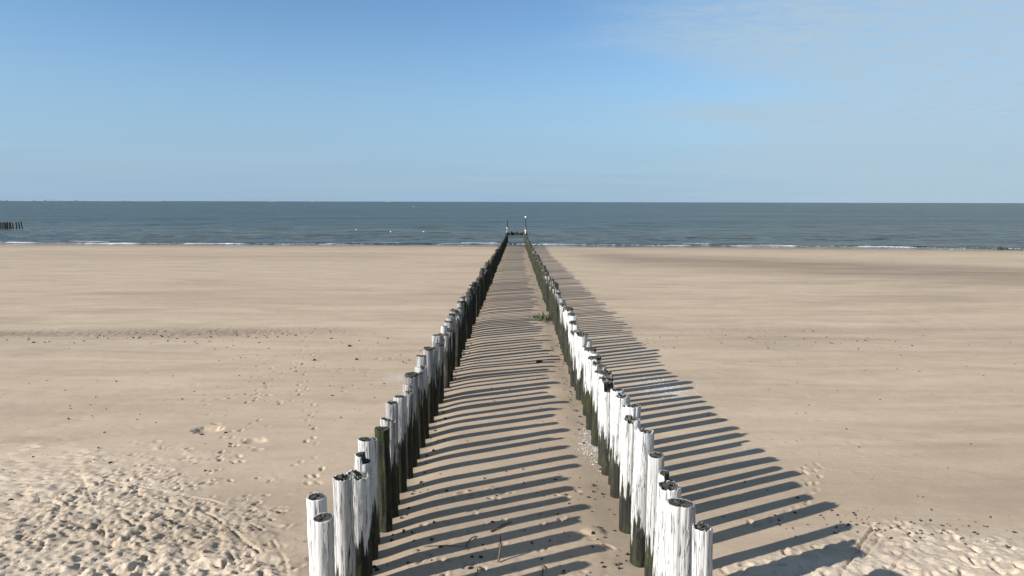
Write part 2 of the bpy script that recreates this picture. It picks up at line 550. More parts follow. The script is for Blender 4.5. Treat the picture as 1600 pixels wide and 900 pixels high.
        for i, (x, y, an) in enumerate(path(smooth(pts), 0.62)):
            s = 0.11 * (1 if i % 2 else -1)
            if r_.random() < 0.45:
                continue
            dent(x - math.sin(an) * s + r_.gauss(0, 0.06), y + math.cos(an) * s + r_.gauss(0, 0.06), an + r_.gauss(0, 0.25),
                 0.13, 0.055, r_.uniform(0.008, 0.034), 0.35)
    for _ in range(120):
        dent(r_.uniform(-16, -5), r_.uniform(15, 30), r_.gauss(0.2, 0.5), r_.uniform(0.06, 0.15), 0.06, r_.uniform(0.01, 0.04), 0.3)
    for yy_, x0_, x1_ in ((16.3, 7, 13), (17.4, 6.5, 13), (15.2, 6.5, 9), (19.2, 6, 15), (21.8, 5.5, 16), (27.5, 7, 22)):
        x_ = x0_
        while x_ < x1_:
            dent(x_, yy_ + r_.gauss(0, 0.12), r_.gauss(0, 0.15), 0.16, 0.06, r_.uniform(0.004, 0.012), 0.7)
            x_ += r_.uniform(0.45, 0.9)
    for _ in range(60):
        dent(r_.uniform(-1.9, 1.7), r_.uniform(10, 14), r_.uniform(0, 3), r_.uniform(0.05, 0.12), 0.05, r_.uniform(0.01, 0.035), 0.4)
    for cx, cy, la, dp in ((-8.4, 17.9, 0.34, 0.10), (-6.75, 17.0, 0.26, 0.06), (1.45, 12.0, 0.20, -0.05)):
        dent(cx, cy, 0.1, la, la * 0.8, dp, 0.10)
    # ---- attributes
    base = beach_base(X, Y)
    st = fbm(X / 16.0, Y / 2.2, 4, 41, 0.6)
    st2 = fbm(X / 40.0, Y / 6.0, 3, 55)
    wet = 0.70 * sstep(0.34, 0.05, base + 0.35 * (st - 0.5)) + 0.30 * sstep(0.9, 0.2, base + 0.8 * (st - 0.5))
    band = np.exp(-((Y - (121 - 0.85 * np.clip(X, -60, 68)) - 12 * (st2 - 0.5)) / 21.0) ** 2) * sstep(5, 18, X)
    wet = np.maximum(wet, 0.80 * band * (0.66 + 0.9 * (fbm(X / 9.0, Y / 3.0, 4, 43, 0.65) - 0.3)))
    bandl = np.exp(-((Y - 108 - 14 * (st2 - 0.5)) / 16.0) ** 2) * sstep(-5, -25, X)
    wet = np.maximum(wet, 0.26 * bandl * (0.3 + st))
    run = np.exp(-((Y - 35.2 - 0.05 * X) / 1.3) ** 2)
    wet = np.maximum(wet, run * (0.50 * sstep(-11, -15, X) * sstep(-40, -26, X) + 0.18 * sstep(-4, -10, X) + 0.22 * sstep(5, 12, X)) * (0.4 + 1.1 * st))
    wet = np.maximum(wet, 0.30 * sstep(0.52, 0.80, fbm(X / 9.0, Y / 2.4, 4, 47, 0.65)) * sstep(120, 20, Y))
    wet = np.maximum(wet, 0.45 * np.exp(-((X - LX) / 0.34) ** 2) + 0 * X)
    wet = np.maximum(wet, 0.40 * np.exp(-((X - RX) / 0.34) ** 2))
    wet = np.maximum(wet, 0.16 * ((X > LX) & (X < RX)) * sstep(30, 70, Y))
    wet = np.maximum(wet, 0.20 * ((X > LX) & (X < RX)) * (0.4 + 1.2 * fbm(X / 2.0, Y / 1.5, 3, 111)))
    wet = np.clip(wet, 0, 1)
    dry = np.clip(np.maximum(trL, trR) * 0.75, 0, 1)
    shell = np.zeros_like(X)
    for cx, cy, ra, rb, k in ((5.1, 22.7, 0.75, 1.3, 1.0), (2.0, 16.9, 0.35, 1.3, 0.85), (-4.15, 24.1, 0.6, 0.6, 0.8)):
        shell = np.maximum(shell, k * np.exp(-(((X - cx) / ra) ** 2 + ((Y - cy) / rb) ** 2)) * (0.5 + fbm(X / 0.3, Y / 0.3, 3, 61)))
    ripple = run * np.clip(sstep(-5, -14, X) + 0.6 * sstep(4, 12, X), 0, 1)
    me = grid_mesh('beach', xs, ys, Z, {'wet': wet, 'dry': dry, 'shell': shell, 'ripple': ripple})
    link('beach', me, M_SAND, kind='structure')
    return xs, ys, Z


BX, BY, BZ = build_beach()


def ground(x, y):
    i = min(max(np.searchsorted(BX, x), 1), len(BX) - 1)
    j = min(max(np.searchsorted(BY, y), 1), len(BY) - 1)
    fx = (x - BX[i - 1]) / (BX[i] - BX[i - 1])
    fy = (y - BY[j - 1]) / (BY[j] - BY[j - 1])
    return float((BZ[j - 1, i - 1] * (1 - fx) + BZ[j - 1, i] * fx) * (1 - fy) + (BZ[j, i - 1] * (1 - fx) + BZ[j, i] * fx) * fy)


# ------------------------------------------------------------------ sea
def shore_y(x):
    return 160.0 - 0.0925 * np.clip(x, 0, 130) + 1.2 * np.sin(x / 31.0) + 0.7 * np.sin(x / 11.0 + 1)


def build_sea():
    xf = np.arange(-215, 150.01, 0.75)
    xg = np.array(growing(0, 26000.0, 0.75, 1.16))[1:]
    xs = np.concatenate([xf[0] - xg[::-1], xf, xf[-1] + xg])
    yl = [128.0, 136.0, 140.0]
    while yl[-1] < 185:
        yl.append(yl[-1] + 0.22)
    d = 0.22
    while yl[-1] < 30000:
        d *= 1.035
        yl.append(yl[-1] + d)
    ys = np.array(yl)
    X, Y = np.meshgrid(xs, ys)
    sy = shore_y(X)
    rel = Y - sy
    dep = sstep(0, 30, rel)
    Z = np.zeros_like(X)
    r_ = random.Random(3)
    for k in range(26):
        lam = 2.2 * 1.13 ** k
        if lam > 26:
            break
        th = math.pi / 2 + r_.gauss(0, 0.33)
        kx, ky = 2 * math.pi / lam * math.cos(th), 2 * math.pi / lam * math.sin(th)
        dy = 0.22 * np.maximum(1, (Y - 185) * 0.035 / 0.22)
        dx_ = 0.75 + 0.16 * np.maximum(np.maximum(X - 150, -215 - X), 0)
        amp = 0.0085 * lam ** 0.62 * sstep(lam * 0.45, lam * 0.2, dy) * sstep(lam * 0.5, lam * 0.15, dx_ - 0.75)
        Z += amp * np.sin(kx * X + ky * Y + r_.uniform(0, 6.28)) * (0.15 + 0.85 * dep)
    # two breaker ridges parallel to the shore, broken up along their length
    foam = np.zeros_like(X)
    for off, hgt, wid, sd, thr in ((2.7, 0.30, 0.8, 3, 0.50), (7.5, 0.20, 1.4, 13, 0.66)):
        wob = (fbm(X / 22.0, X * 0 + sd, 3, sd) - 0.5) * 3.0
        br = fbm(X / 13.0, X * 0 + sd * 2.0, 3, sd + 5)
        right = 0.35 * sstep(20, 60, X)
        br = br + 0.13 * sstep(30, 62, X) * (sd == 3)
        q = (rel - off - wob) / wid
        Z += (0.45 + 1.0 * br) * hgt * np.where(q < 0, np.exp(-(q / 0.55) ** 2), np.exp(-(q / 1.2) ** 2)) * (1 + right)
        if sd == 3:
            foam = np.maximum(foam, (0.47 + 0.35 * br) * np.exp(-((rel - off - wob + 0.40) / 0.20) ** 2))
        foam = np.maximum(foam, sstep(thr - 0.04, thr + 0.05, br) * np.exp(-((rel - off - wob + 0.40) / 0.24) ** 2))
    # last thin swash line
    edge = rel - 0.35 - 0.5 * (fbm(X / 6.0, X * 0, 3, 30) - 0.5)
    foam = np.maximum(foam, 0.55 * np.exp(-(edge / 0.22) ** 2))
    wash = 1.15 * sstep(0.2, 0.6, fbm(X / 8.0, Y / 1.2, 3, 90)) * np.exp(-((rel - 1.4) / 1.2) ** 2)
    foam = np.maximum(foam, 0.42 * wash)
    # disturbed water round the groyne head
    hd = np.exp(-((Y - 207) / 1.3) ** 2) * sstep(-14, -3, X) * sstep(16, 4, X)
    foam = np.maximum(foam, 0.55 * hd * (fbm(X / 1.2, Y / 0.8, 3, 93) > 0.5))
    wc = (fbm(X / 5.0, Y / 1.2, 3, 70) > 0.845) & (rel > 14) & (Y < 420)
    foam = np.maximum(foam, 0.0 * wc)
    shal = 0.38 * sstep(220, 20, rel) + sstep(9, 0.5, rel) * 0.55
    # sink the sheet under the sand behind the shoreline
    Z = np.where(rel < 0, np.minimum(Z, 0) + rel * 0.2, Z * sstep(-0.2, 1.5, rel) + 0.05 * sstep(0, 0.5, rel))
    me = grid_mesh('sea', xs, ys, Z, {'foam': foam, 'shallow': shal})
    link('sea', me, M_SEA, kind='structure')


build_sea()


# ------------------------------------------------------------------ timber posts
def post_mesh(seed, R, h, style='cut', seg=28, deep=0.7, taper=0.08, joined=True, rings=None, cap=0.0):
    """Upright round timber: lobed section, drying cracks, ragged or sawn top. Origin at the sand."""
    r_ = np.random.default_rng(seed)
    th = np.linspace(0, 2 * math.pi, seg, endpoint=False)
    zt = np.full(seg, h)
    ph = r_.uniform(0, 6.28)
    tilt = r_.uniform(0.0, 0.10)
    zt -= R * tilt * (1 + np.cos(th - ph))
    if style == 'splinter':
        jag = np.interp(np.linspace(0, 12, seg, endpoint=False), np.arange(13), np.append(r_.random(12), 0.5))
        zt -= 0.10 * jag + 0.045 * r_.random(seg)
    elif style == 'step':
        zt -= r_.uniform(0.10, 0.2) * (np.cos(th - ph) > 0.05)
    elif style == 'worn':
        zt -= 0.035 * r_.random(seg)
    elif style == 'slope':
        zt -= R * 0.55 * (1 + np.cos(th - ph))
    zt += h - zt.max()
    nr = rings or 12
    zs = np.concatenate([[-deep], np.linspace(-0.05, 1, nr)])
    lob = 1 + 0.035 * np.cos(2 * th + r_.uniform(0, 6)) + 0.025 * np.cos(3 * th + r_.uniform(0, 6)) + 0.015 * np.cos(5 * th + r_.uniform(0, 6))
    cracks = [(r_.uniform(0, 6.28), r_.uniform(0.35, 1.0), r_.uniform(0.06, 0.16), r_.uniform(-0.25, 0.25)) for _ in range(int(r_.integers(4, 8)))]
    V = []
    bend = r_.uniform(-0.03, 0.03, 2)
    for k, f in enumerate(zs):
        z = np.full(seg, f) if f == -deep else f * zt
        fr = max(0.0, min(1.0, f))
        rad = R * lob * (1 + taper * (0.5 - fr)) * (1 + 0.02 * r_.standard_normal(seg) * (seg > 20))
        for t0, ext, dp, w in cracks:
            lo = 1 - ext
            s = min(1.0, max(0.0, (fr - lo) / 0.25))
            dd = np.abs((th - t0 - w * (1 - fr) + math.pi) % (2 * math.pi) - math.pi)
            rad = rad * (1 - dp * s * np.exp(-(dd / 0.11) ** 2))
        if k == len(zs) - 1:
            rad = rad * 0.965
        elif k == len(zs) - 2:
            z = zt - 0.018
        elif cap and k == len(zs) - 3:
            z = zt - cap * (0.6 + 0.8 * r_.random(seg))
            rad = rad * 1.03
        off = bend * math.sin(fr * 3.1)
        V.append(np.stack([rad * np.cos(th) + off[0], rad * np.sin(th) + off[1], z], -1))
    shaft = np.concatenate(V)
    n = len(zs)
    F = []
    for k in range(n - 1):
        for i in range(seg):
            j = (i + 1) % seg
            F.append((k * seg + i, k * seg + j, (k + 1) * seg + j, (k + 1) * seg + i))
    # pale rim left standing round the dark weathered heart
    inner = V[-1].mean(0) + (V[-1] - V[-1].mean(0)) * np.array([0.91, 0.91, 1.0])
    inner[:, 2] = V[-1][:, 2] - 0.004
    F += [((n - 1) * seg + i, (n - 1) * seg + (i + 1) % seg, n * seg + (i + 1) % seg, n * seg + i) for i in range(seg)]
    shaft = np.concatenate([shaft, inner])
    # end grain: dished and cracked disc just inside the rim
    rim = inner.copy()
    rim[:, 2] += 0.001
    caps = [rim]
    ctr = rim.mean(0)
    for q in (0.72, 0.38):
        ring = ctr + (rim - ctr) * q
        drop = 0.012 if style == 'cut' else (0.05 if style == 'splinter' else 0.025)
        ring[:, 2] = rim[:, 2] * q + ctr[2] * (1 - q) - drop * r_.random(seg) * 1.6
        if style == 'step':
            ring[:, 2] = rim[:, 2] - 0.01 * r_.random(seg)
        caps.append(ring)
    cv = np.concatenate(caps + [ctr[None] - np.array([[0, 0, 0.015]])])
    CF = []
    for k in range(2):
        for i in range(seg):
            j = (i + 1) % seg
            CF.append((k * seg + i, k * seg + j, (k + 1) * seg + j, (k + 1) * seg + i))
    for i in range(seg):
        CF.append((2 * seg + i, 2 * seg + (i + 1) % seg, 3 * seg))
    if not joined:
        a_ = bpy.data.meshes.new('shaft')
        a_.from_pydata(shaft.tolist(), [], F)
        a_.polygons.foreach_set('use_smooth', np.ones(len(F), dtype=bool))
        a_.materials.append(M_WOOD)
        a_.materials.append(M_END)
        if cap:
            a_.polygons.foreach_set('material_index', np.array([1 if (n - 3) * seg <= q < n * seg else 0 for q in range(len(F))], dtype=np.int32))
        b_ = bpy.data.meshes.new('end_grain')
        b_.from_pydata(cv.tolist(), [], CF)
        b_.materials.append(M_SPLIT if style == 'splinter' else M_END)
        return a_, b_
    m_ = bpy.data.meshes.new('timber_post')
    o = len(shaft)
    m_.from_pydata(np.concatenate([shaft, cv]).tolist(), [], F + [tuple(i + o for i in f) for f in CF])
    m_.materials.append(M_WOOD)
    m_.materials.append(M_SPLIT if style == 'splinter' else M_END)
    m_.polygons.foreach_set('material_index', np.array([1 if (cap and (n - 3) * seg <= q < n * seg) else 0 for q in range(len(F))] + [1] * len(CF), dtype=np.int32))
    m_.polygons.foreach_set('use_smooth', np.array([True] * len(F) + [False] * len(CF), dtype=bool))
    return m_


ORD = ['first', 'second', 'third', 'fourth', 'fifth', 'sixth', 'seventh', 'eighth', 'ninth', 'tenth', 'eleventh', 'twelfth',
       'thirteenth', 'fourteenth', 'fifteenth', 'sixteenth', 'seventeenth', 'eighteenth', 'nineteenth', 'twentieth']
TENS = {2: 'twenty', 3: 'thirty', 4: 'forty'}
STYLE_WORD = {'cut': 'flat sawn top', 'splinter': 'ragged splintered top', 'step': 'notched stepped top', 'worn': 'worn uneven top', 'slope': 'slanting top'}


def ordinal(n):
    if n <= 20:
        return ORD[n - 1]
    if n % 10 == 0:
        return TENS[n // 10][:-1] + 'ieth'
    return TENS[n // 10] + '-' + ORD[n % 10 - 1]


# nearest posts measured one by one: (x offset from the row, y, height, radius, style, algae shift)
LEFT = [(0.02, 8.33, 1.93, 0.143, 'cut', -0.25), (-0.13, 8.76, 2.0, 0.138, 'cut', -0.2), (0.0, 9.32, 2.07, 0.142, 'worn', -0.1),
        (0.02, 9.98, 1.91, 0.208, 'splinter', 0.0), (0.0, 10.54, 1.95, 0.146, 'step', 0.0), (-0.02, 11.10, 2.05, 0.141, 'cut', 0.0),
        (-0.08, 11.65, 1.88, 0.13, 'worn', 0.0), (0.03, 12.2, 1.91, 0.141, 'worn', 1.3), (0.0, 12.82, 1.90, 0.166, 'splinter', 0.1), (-0.03, 13.38, 2.05, 0.132, 'worn', 0.1),
        (0.0, 14.05, 2.00, 0.139, 'cut', 0.0), (0.02, 14.85, 1.95, 0.140, 'splinter', 0.1), (0.0, 15.55, 1.92, 0.143, 'step', 0.1),
        (-0.02, 16.1, 2.02, 0.165, 'cut', 0.0), (0.02, 16.9, 1.88, 0.15, 'step', 0.1), (0.0, 17.6, 1.90, 0.165, 'splinter', 0.0)]
RIGHT = [(0.0, 7.46, 2.23, 0.118, 'worn', -0.1),
         (0.0, 8.33, 2.13, 0.196, 'cut', -0.35),
         (0.0, 9.28, 1.98, 0.168, 'worn', -0.25),
         (0.0, 9.58, 2.05, 0.131, 'step', -0.3),
         (0.0, 10.16, 2.13, 0.133, 'cut', -0.1),
         (-0.06, 10.95, 2.3, 0.17, 'splinter', -0.05),
         (0.10, 11.6, 2.02, 0.14, 'worn', 0.0),
         (-0.06, 12.2, 2.11, 0.17, 'splinter', -0.05),
         (0.1, 12.75, 2.17, 0.155, 'worn', -0.05),
         (0.08, 13.25, 2.02, 0.14, 'cut', 0.0),
         (-0.01, 13.85, 2.13, 0.17, 'splinter', -0.05),
         (0.03, 14.5, 2.06, 0.155, 'worn', -0.05),
         (-0.05, 15.1, 2.06, 0.15, 'step', -0.05),
         (-0.04, 15.7, 2.10, 0.17, 'splinter', -0.05),
         (0.03, 16.3, 2.05, 0.155, 'worn', -0.05)]
r_ = random.Random(11)
ROW_END = 171.5
rows = {'left': [], 'right': []}
for side, lst, rx in (('left', LEFT, LX), ('right', RIGHT, RX)):
    for dx, y, h, R, st, sh in lst:
        rows[side].append((rx + dx, y, h, R, st, sh))
    y = lst[-1][1]
    while y < ROW_END - 1.0:
        y += r_.choice((0.52, 0.58, 0.62, 0.66, 0.72, 0.85)) * r_.uniform(0.95, 1.05)
        h = r_.gauss(1.97, 0.10)
        if y > 120:
            h += (y - 120) * 0.010
        rows[side].append((rx + r_.gauss(0, 0.05), y, h, r_.uniform(0.105, 0.195), r_.choice(('cut', 'worn', 'worn', 'splinter', 'step')), r_.gauss(0, 0.15)))

POOL = [post_mesh(500 + k, 0.15, 1.96, st, seg=18, rings=8, cap=(0.11, 0.07, 0.0, 0.14, 0.09)[k % 5]) for k, st in enumerate(('cut', 'worn', 'splinter', 'step', 'worn', 'splinter', 'cut', 'worn', 'splinter', 'step', 'slope', 'worn'))]
LOWPOOL = [post_mesh(700 + k, 0.15, 1.96, st, seg=9, rings=4, cap=0.1) for k, st in enumerate(('cut', 'worn', 'splinter', 'step', 'worn', 'splinter'))]
N_DETAIL, N_EACH = 40, 150
far_parts = []
for side in ('left', 'right'):
    for i, (x, y, h, R, st, sh) in enumerate(rows[side]):
        gz = beach_base(np.array(x), np.array(y)) - 0.12 if y > 150 else ground(x, y)
        gz = float(gz)
        base_plane = float(beach_base(np.array(x), np.array(y)))
        hh = h + (base_plane - gz)
        lean = (r_.gauss(0, 0.016), r_.gauss(0, 0.016), 0.0)
        gmix = min(0.9, max(0.0, (0.15 + 0.45 * sstep(10, 16, y) if side == 'left' else 0.05 + 0.35 * sstep(20, 34, y)) + r_.gauss(0, 0.16)))  # greyer with distance, sooner and more on the left row
        gmix = float(gmix)
        if i < N_DETAIL:
            seg, rg = (44, 18) if i < 16 else (28, 12)
            a_, b_ = post_mesh(1000 + i + (500 if side == 'right' else 0), R, hh, st, seg=seg, rings=rg, joined=False,
                               cap=0.0 if i < 12 or i % 3 == 0 else r_.uniform(0.02, 0.07) + 0.03 * (i > 26))
            lead = 'dark algae-covered' if sh > 1 else ('thick pale bleached' if R > 0.19 else 'pale bleached')
            lab = f'{lead} timber post with {STYLE_WORD[st]}, {ordinal(i + 1)} from the camera in {side} row'
            e = link('timber_post', None, None, label=lab, cat='post', group=f'posts of the {side} row', loc=(x, y, gz), rot=lean)
            for nm, me in (('shaft', a_), ('end_grain', b_)):
                p = link(nm, me, None, parent=e)
                p['grey_mix'] = gmix
                p['algae_shift'] = float(sh + 0.30 * sstep(18, 45, y) + (0.22 * sstep(10, 14, y) if side == 'left' else 0.0))
        elif i < N_EACH:
            me = POOL[r_.randrange(len(POOL))]
            far = 'further half' if i >= 95 else 'middle stretch'
            lab = f'dark algae-stained timber post in the {far} of the {side} row'
            o = link('timber_post', me, None, label=lab, cat='post', group=f'posts in the {far} of the {side} row',
                     loc=(x, y, gz), rot=(lean[0], lean[1], r_.uniform(0, 6.28)))
            o.scale = (R / 0.15, R / 0.15, hh / 1.96)
            o['grey_mix'] = gmix
            o['algae_shift'] = float(sh + 0.30 * sstep(18, 45, y) + (0.22 * sstep(10, 14, y) if side == 'left' else 0.0))
        else:
            far_parts.append((x, y, gz, R, hh, r_.randrange(len(LOWPOOL)), r_.uniform(0, 6.28)))


def join_posts(parts, name, **kw):
    VV, FF, MI, SM, base = [], [], [], [], 0
    for x, y, z, R, h, k, rz in parts:
        src = LOWPOOL[k]
        co = np.empty(len(src.vertices) * 3)
        src.vertices.foreach_get('co', co)
        co = co.reshape(-1, 3) * np.array([R / 0.15, R / 0.15, h / 1.96])
        c, s = math.cos(rz), math.sin(rz)
        VV.append(np.stack([co[:, 0] * c - co[:, 1] * s + x, co[:, 0] * s + co[:, 1] * c + y, co[:, 2] + z], -1))
        for p in src.polygons:
            FF.append(tuple(v + base for v in p.vertices))
            MI.append(p.material_index)
        base += len(co)
    me = bpy.data.meshes.new(name)
    me.from_pydata(np.concatenate(VV).tolist(), [], FF)
    me.materials.append(M_WOOD)
    me.materials.append(M_END)
    me.polygons.foreach_set('material_index', np.array(MI, dtype=np.int32))
    o = link(name, me, None, **kw)
    o['algae_shift'] = 0.0
    return o


join_posts(far_parts, 'distant_timber_posts', label='dark distant posts of both rows running down into the sea', cat='posts', kind='stuff')


# ------------------------------------------------------------------ generic solids
def lathe(name, prof, seg, mat, parent=None, **kw):
    th = np.linspace(0, 2 * math.pi, seg, endpoint=False)
    V = [(0, 0, prof[0][1])]
    for r, z in prof:
        V += [(r * math.cos(a_), r * math.sin(a_), z) for a_ in th]
    V.append((0, 0, prof[-1][1]))
    F = [(0, 1 + (i + 1) % seg, 1 + i) for i in range(seg)]
    for k in range(len(prof) - 1):
        for i in range(seg):
            j = (i + 1) % seg
            F.append((1 + k * seg + i, 1 + k * seg + j, 1 + (k + 1) * seg + j, 1 + (k + 1) * seg + i))
    o = 1 + (len(prof) - 1) * seg
    F += [(o + i, o + (i + 1) % seg, len(V) - 1) for i in range(seg)]
    me = bpy.data.meshes.new(name)
    me.from_pydata(V, [], F)
    return link(name, me, mat, parent=parent, **kw)


def rock_mesh(name, seed, sx, sy, sz):
    r = np.random.default_rng(seed)
    V, F = [], []
    nu, nv = 12, 7
    for j in range(1, nv):
        for i in range(nu):
            a_, b_ = 2 * math.pi * i / nu, math.pi * j / nv
            k = 1 + 0.22 * r.standard_normal()
            V.append((sx * k * math.cos(a_) * math.sin(b_), sy * k * math.sin(a_) * math.sin(b_), sz * k * math.cos(b_)))
    V += [(0, 0, sz), (0, 0, -sz)]
    for j in range(nv - 2):
        for i in range(nu):
            i2 = (i + 1) % nu
            F.append((j * nu + i, (j + 1) * nu + i, (j + 1) * nu + i2, j * nu + i2))
    t_, b_ = len(V) - 2, len(V) - 1
    for i in range(nu):
        i2 = (i + 1) % nu
        F.append((t_, i, i2))
        F.append((b_, (nv - 2) * nu + i2, (nv - 2) * nu + i))
    me = bpy.data.meshes.new(name)
    me.from_pydata(V, [], F)
    return me


# ------------------------------------------------------------------ groyne head: two tall marker poles, low cross row
for side, x, zt in (('left', -2.35, 6.0), ('right', 2.25, 6.5)):
    e = link('marker_pole', None, None, label=f'tall slim marker pole at the sea end of the {side} row', cat='marker', loc=(x, 171.6, -0.4))
    lathe('pile', [(0.24, -1.0), (0.23, 2.0), (0.21, 4.3), (0.17, 4.42)], 12, M_TAR, e)
    lathe('pole', [(0.11, 4.3), (0.10, zt), (0.08, zt + 0.05)], 10, M_TAR, e)
    # white guano-streaked collar band
    rr = random.Random(4 if side == 'left' else 8)
    V, F = [], []
    for k in range(9):
        a0 = rr.uniform(-2.6, -0.4)
        w, z0 = rr.uniform(0.25, 0.6), rr.uniform(2.5, 4.1)
        hh = rr.uniform(0.2, 0.6)
        o = len(V)
        for q in range(5):
            a1 = a0 + w * q / 4
            V += [(0.247 * math.cos(a1), 0.247 * math.sin(a1), z0), (0.247 * math.cos(a1), 0.247 * math.sin(a1), min(4.25, z0 + hh))]
        F += [(o + 2 * q, o + 2 * q + 2, o + 2 * q + 3, o + 2 * q + 1) for q in range(4)]
    me = bpy.data.meshes.new('droppings')
    me.from_pydata(V, [], F)
    link('droppings', me, M_GUANO, parent=e)
    if side == 'right':
        lathe('top_mark', [(0.05, zt + 0.02), (0.17, zt + 0.12), (0.20, zt + 0.28), (0.15, zt + 0.44), (0.05, zt + 0.5)], 12, M_WHITE, e)
    else:
        lathe('top_mark', [(0.12, zt - 0.1), (0.13, zt + 0.15), (0.06, zt + 0.22)], 10, M_TAR, e)

rr = random.Random(21)
sx = -3.0
n = 0
while sx < 3.0:
    hh = rr.uniform(1.35, 1.8)
    o = link('stub_pile', post_mesh(900 + n, rr.uniform(0.17, 0.26), hh, rr.choice(('cut', 'worn', 'splinter')), seg=10, rings=4), None,
             label='low dark pile of the cross row between the two marker poles', cat='pile', group='low piles of the cross row',
             loc=(sx, 206 + rr.uniform(-0.4, 0.4), -0.45), rot=(rr.gauss(0, 0.05), rr.gauss(0, 0.05), 0))
    o['algae_shift'] = 0.5
    sx += rr.uniform(0.30, 0.46)
    n += 1
for k, (x, y, s) in enumerate(((4.0, 207, 0.5), (5.1, 207.5, 0.42), (6.3, 207, 0.36))):
    link('boulder', rock_mesh('boulder', 50 + k, s * 1.6, s, s * 0.6), M_ROCK,
         label='dark wet boulder awash just right of the cross row', cat='boulder', group='boulders awash by the groyne head', loc=(x, y, 0.05))
link('boulder', rock_mesh('boulder', 61, 0.62, 0.5, 0.42), M_ROCK, label='larger dark boulder in the surf near the right edge', cat='boulder', loc=(106.2, 150.6, 0.2))
link('boulder', rock_mesh('boulder', 62, 0.45, 0.4, 0.22), M_ROCK, label='smaller flat dark boulder in the surf near the right edge', cat='boulder', loc=(107.4, 150.4, 0.12))

# second groyne far along the beach on the left
k = 0
for row, x0 in enumerate((-181.0, -184.5)):
    y = 249.5 if row == 0 else 247.0
    for i in range(8):
        hh = rr.uniform(2.9, 3.3)
        if row == 0 and i < 3:
            lab = f'dark standing pile in the sea far left, {("nearest", "second nearest", "third nearest")[i]} to the open water end'
            grp = None
        else:
            lab, grp = 'dark pile in the tight cluster of the far left groyne', 'clustered piles of the far left groyne'
        o = link('groyne_pile', post_mesh(950 + k, rr.uniform(0.16, 0.24), hh, 'worn', seg=10, rings=4), None, label=lab, cat='pile', group=grp,
                 loc=(x0 + rr.gauss(0, 0.08), y, -0.6), rot=(rr.gauss(0, 0.02), rr.gauss(0, 0.03), 0))
        o['algae_shift'] = 0.6
        y -= rr.uniform(1.3, 1.8) if i < 3 and row == 0 else rr.uniform(0.7, 1.1)
        k += 1

# ------------------------------------------------------------------ far things on the water
for k, (x, y, lab) in enumerate(((-57.5, 245, 'small white buoy left of the others on the water'), (-42.0, 228, 'small white buoy in the middle of the three nearest'),
                                 (-31.0, 228, 'small white buoy nearest to the left marker pole'), (-200.0, 1330, 'small white buoy far out near the horizon'))):
    s = 0.75 if k < 3 else 2.2
    e = link('buoy', None, None, label=lab, cat='buoy', group='buoys off the beach', loc=(x, y, 0.05))
    lathe('float', [(0.06 * s, -0.15 * s), (0.24 * s, -0.05 * s), (0.30 * s, 0.12 * s), (0.24 * s, 0.3 * s), (0.08 * s, 0.40 * s)], 12, M_WHITE, e)
    lathe('lifting_eye', [(0.05 * s, 0.38 * s), (0.04 * s, 0.52 * s)], 8, M_GREY, e)


def box_part(name, parent, mat, c, s):
    x, y, z = c
    a_, b_, c_ = (q / 2 for q in s)
    V = [(x + i * a_, y + j * b_, z + k_ * c_) for k_ in (-1, 1) for i, j in ((-1, -1), (1, -1), (1, 1), (-1, 1))]
    F = [(3, 2, 1, 0), (4, 5, 6, 7)] + [(i, (i + 1) % 4, 4 + (i + 1) % 4, 4 + i) for i in range(4)]
    me = bpy.data.meshes.new(name)
    me.from_pydata(V, [], F)
    return link(name, me, mat, parent=parent)


for k, (px, L, lab) in enumerate(((-380, 130, 'tiny pale ship on the horizon, farthest left'), (-318, 90, 'tiny pale ship on the horizon, second from left'),
                                  (-200, 110, 'tiny pale ship on the horizon above the buoys'))):
    D = 14000
    e = link('ship', None, None, label=lab, cat='ship', group='ships on the horizon', loc=(px / 1067 * D, D, 0))
    hl = bpy.data.meshes.new('hull')
    a_, w, h = L / 2, 9, 9
    hl.from_pydata([(-a_, -w, 0), (a_ * .86, -w, 0), (a_ * .95, 0, 0), (a_ * .86, w, 0), (-a_, w, 0),
                    (-a_, -w, h), (a_ * .88, -w, h), (a_, 0, h + 3), (a_ * .88, w, h), (-a_, w, h)], [],
                   [(0, 1, 6, 5), (1, 2, 7, 6), (2, 3, 8, 7), (3, 4, 9, 8), (4, 0, 5, 9), (5, 6, 7, 8, 9)])
    link('hull', hl, M_COAST, parent=e)
    box_part('bridge', e, M_GREY, (-a_ * .72, 0, h + 9), (L * .14, 14, 18))
    box_part('cargo', e, M_COAST, (a_ * .05, 0, h + 3), (L * .9, 14, 6))

# low far coast on the left horizon
D = 15500
V, F = [], []
rr = random.Random(9)


def coast_block(x0, x1, h, dy=200):
    o = len(V)
    D = 15500 - (60 if dy < 100 else 0) + rr.uniform(0, 30)
    V.extend([(x0, D, 0), (x1, D, 0), (x1, D, h), (x0, D, h), (x0, D + dy, 0), (x1, D + dy, 0), (x1, D + dy, h), (x0, D + dy, h)])
    F.extend([tuple(o + q for q in f) for f in ((0, 1, 2, 3), (5, 4, 7, 6), (1, 5, 6, 2), (4, 0, 3, 7), (3, 2, 6, 7))])


x = -13500.0
while x < -8200:
    w = rr.uniform(80, 260)
    pxx = x / D * 1067 + 807
    tall = 1.9 if 24 < pxx < 54 else (1.35 if 62 < pxx < 84 else 1.0)
    coast_block(x, x + w, tall * rr.uniform(14, 24) * (1 - 0.6 * max(0, (x + 10500) / 2300)), 120)
    x += w * 0.98
me = bpy.data.meshes.new('distant_coast')
me.from_pydata(V, [], F)
link('distant_coast', me, M_COAST, kind='structure')


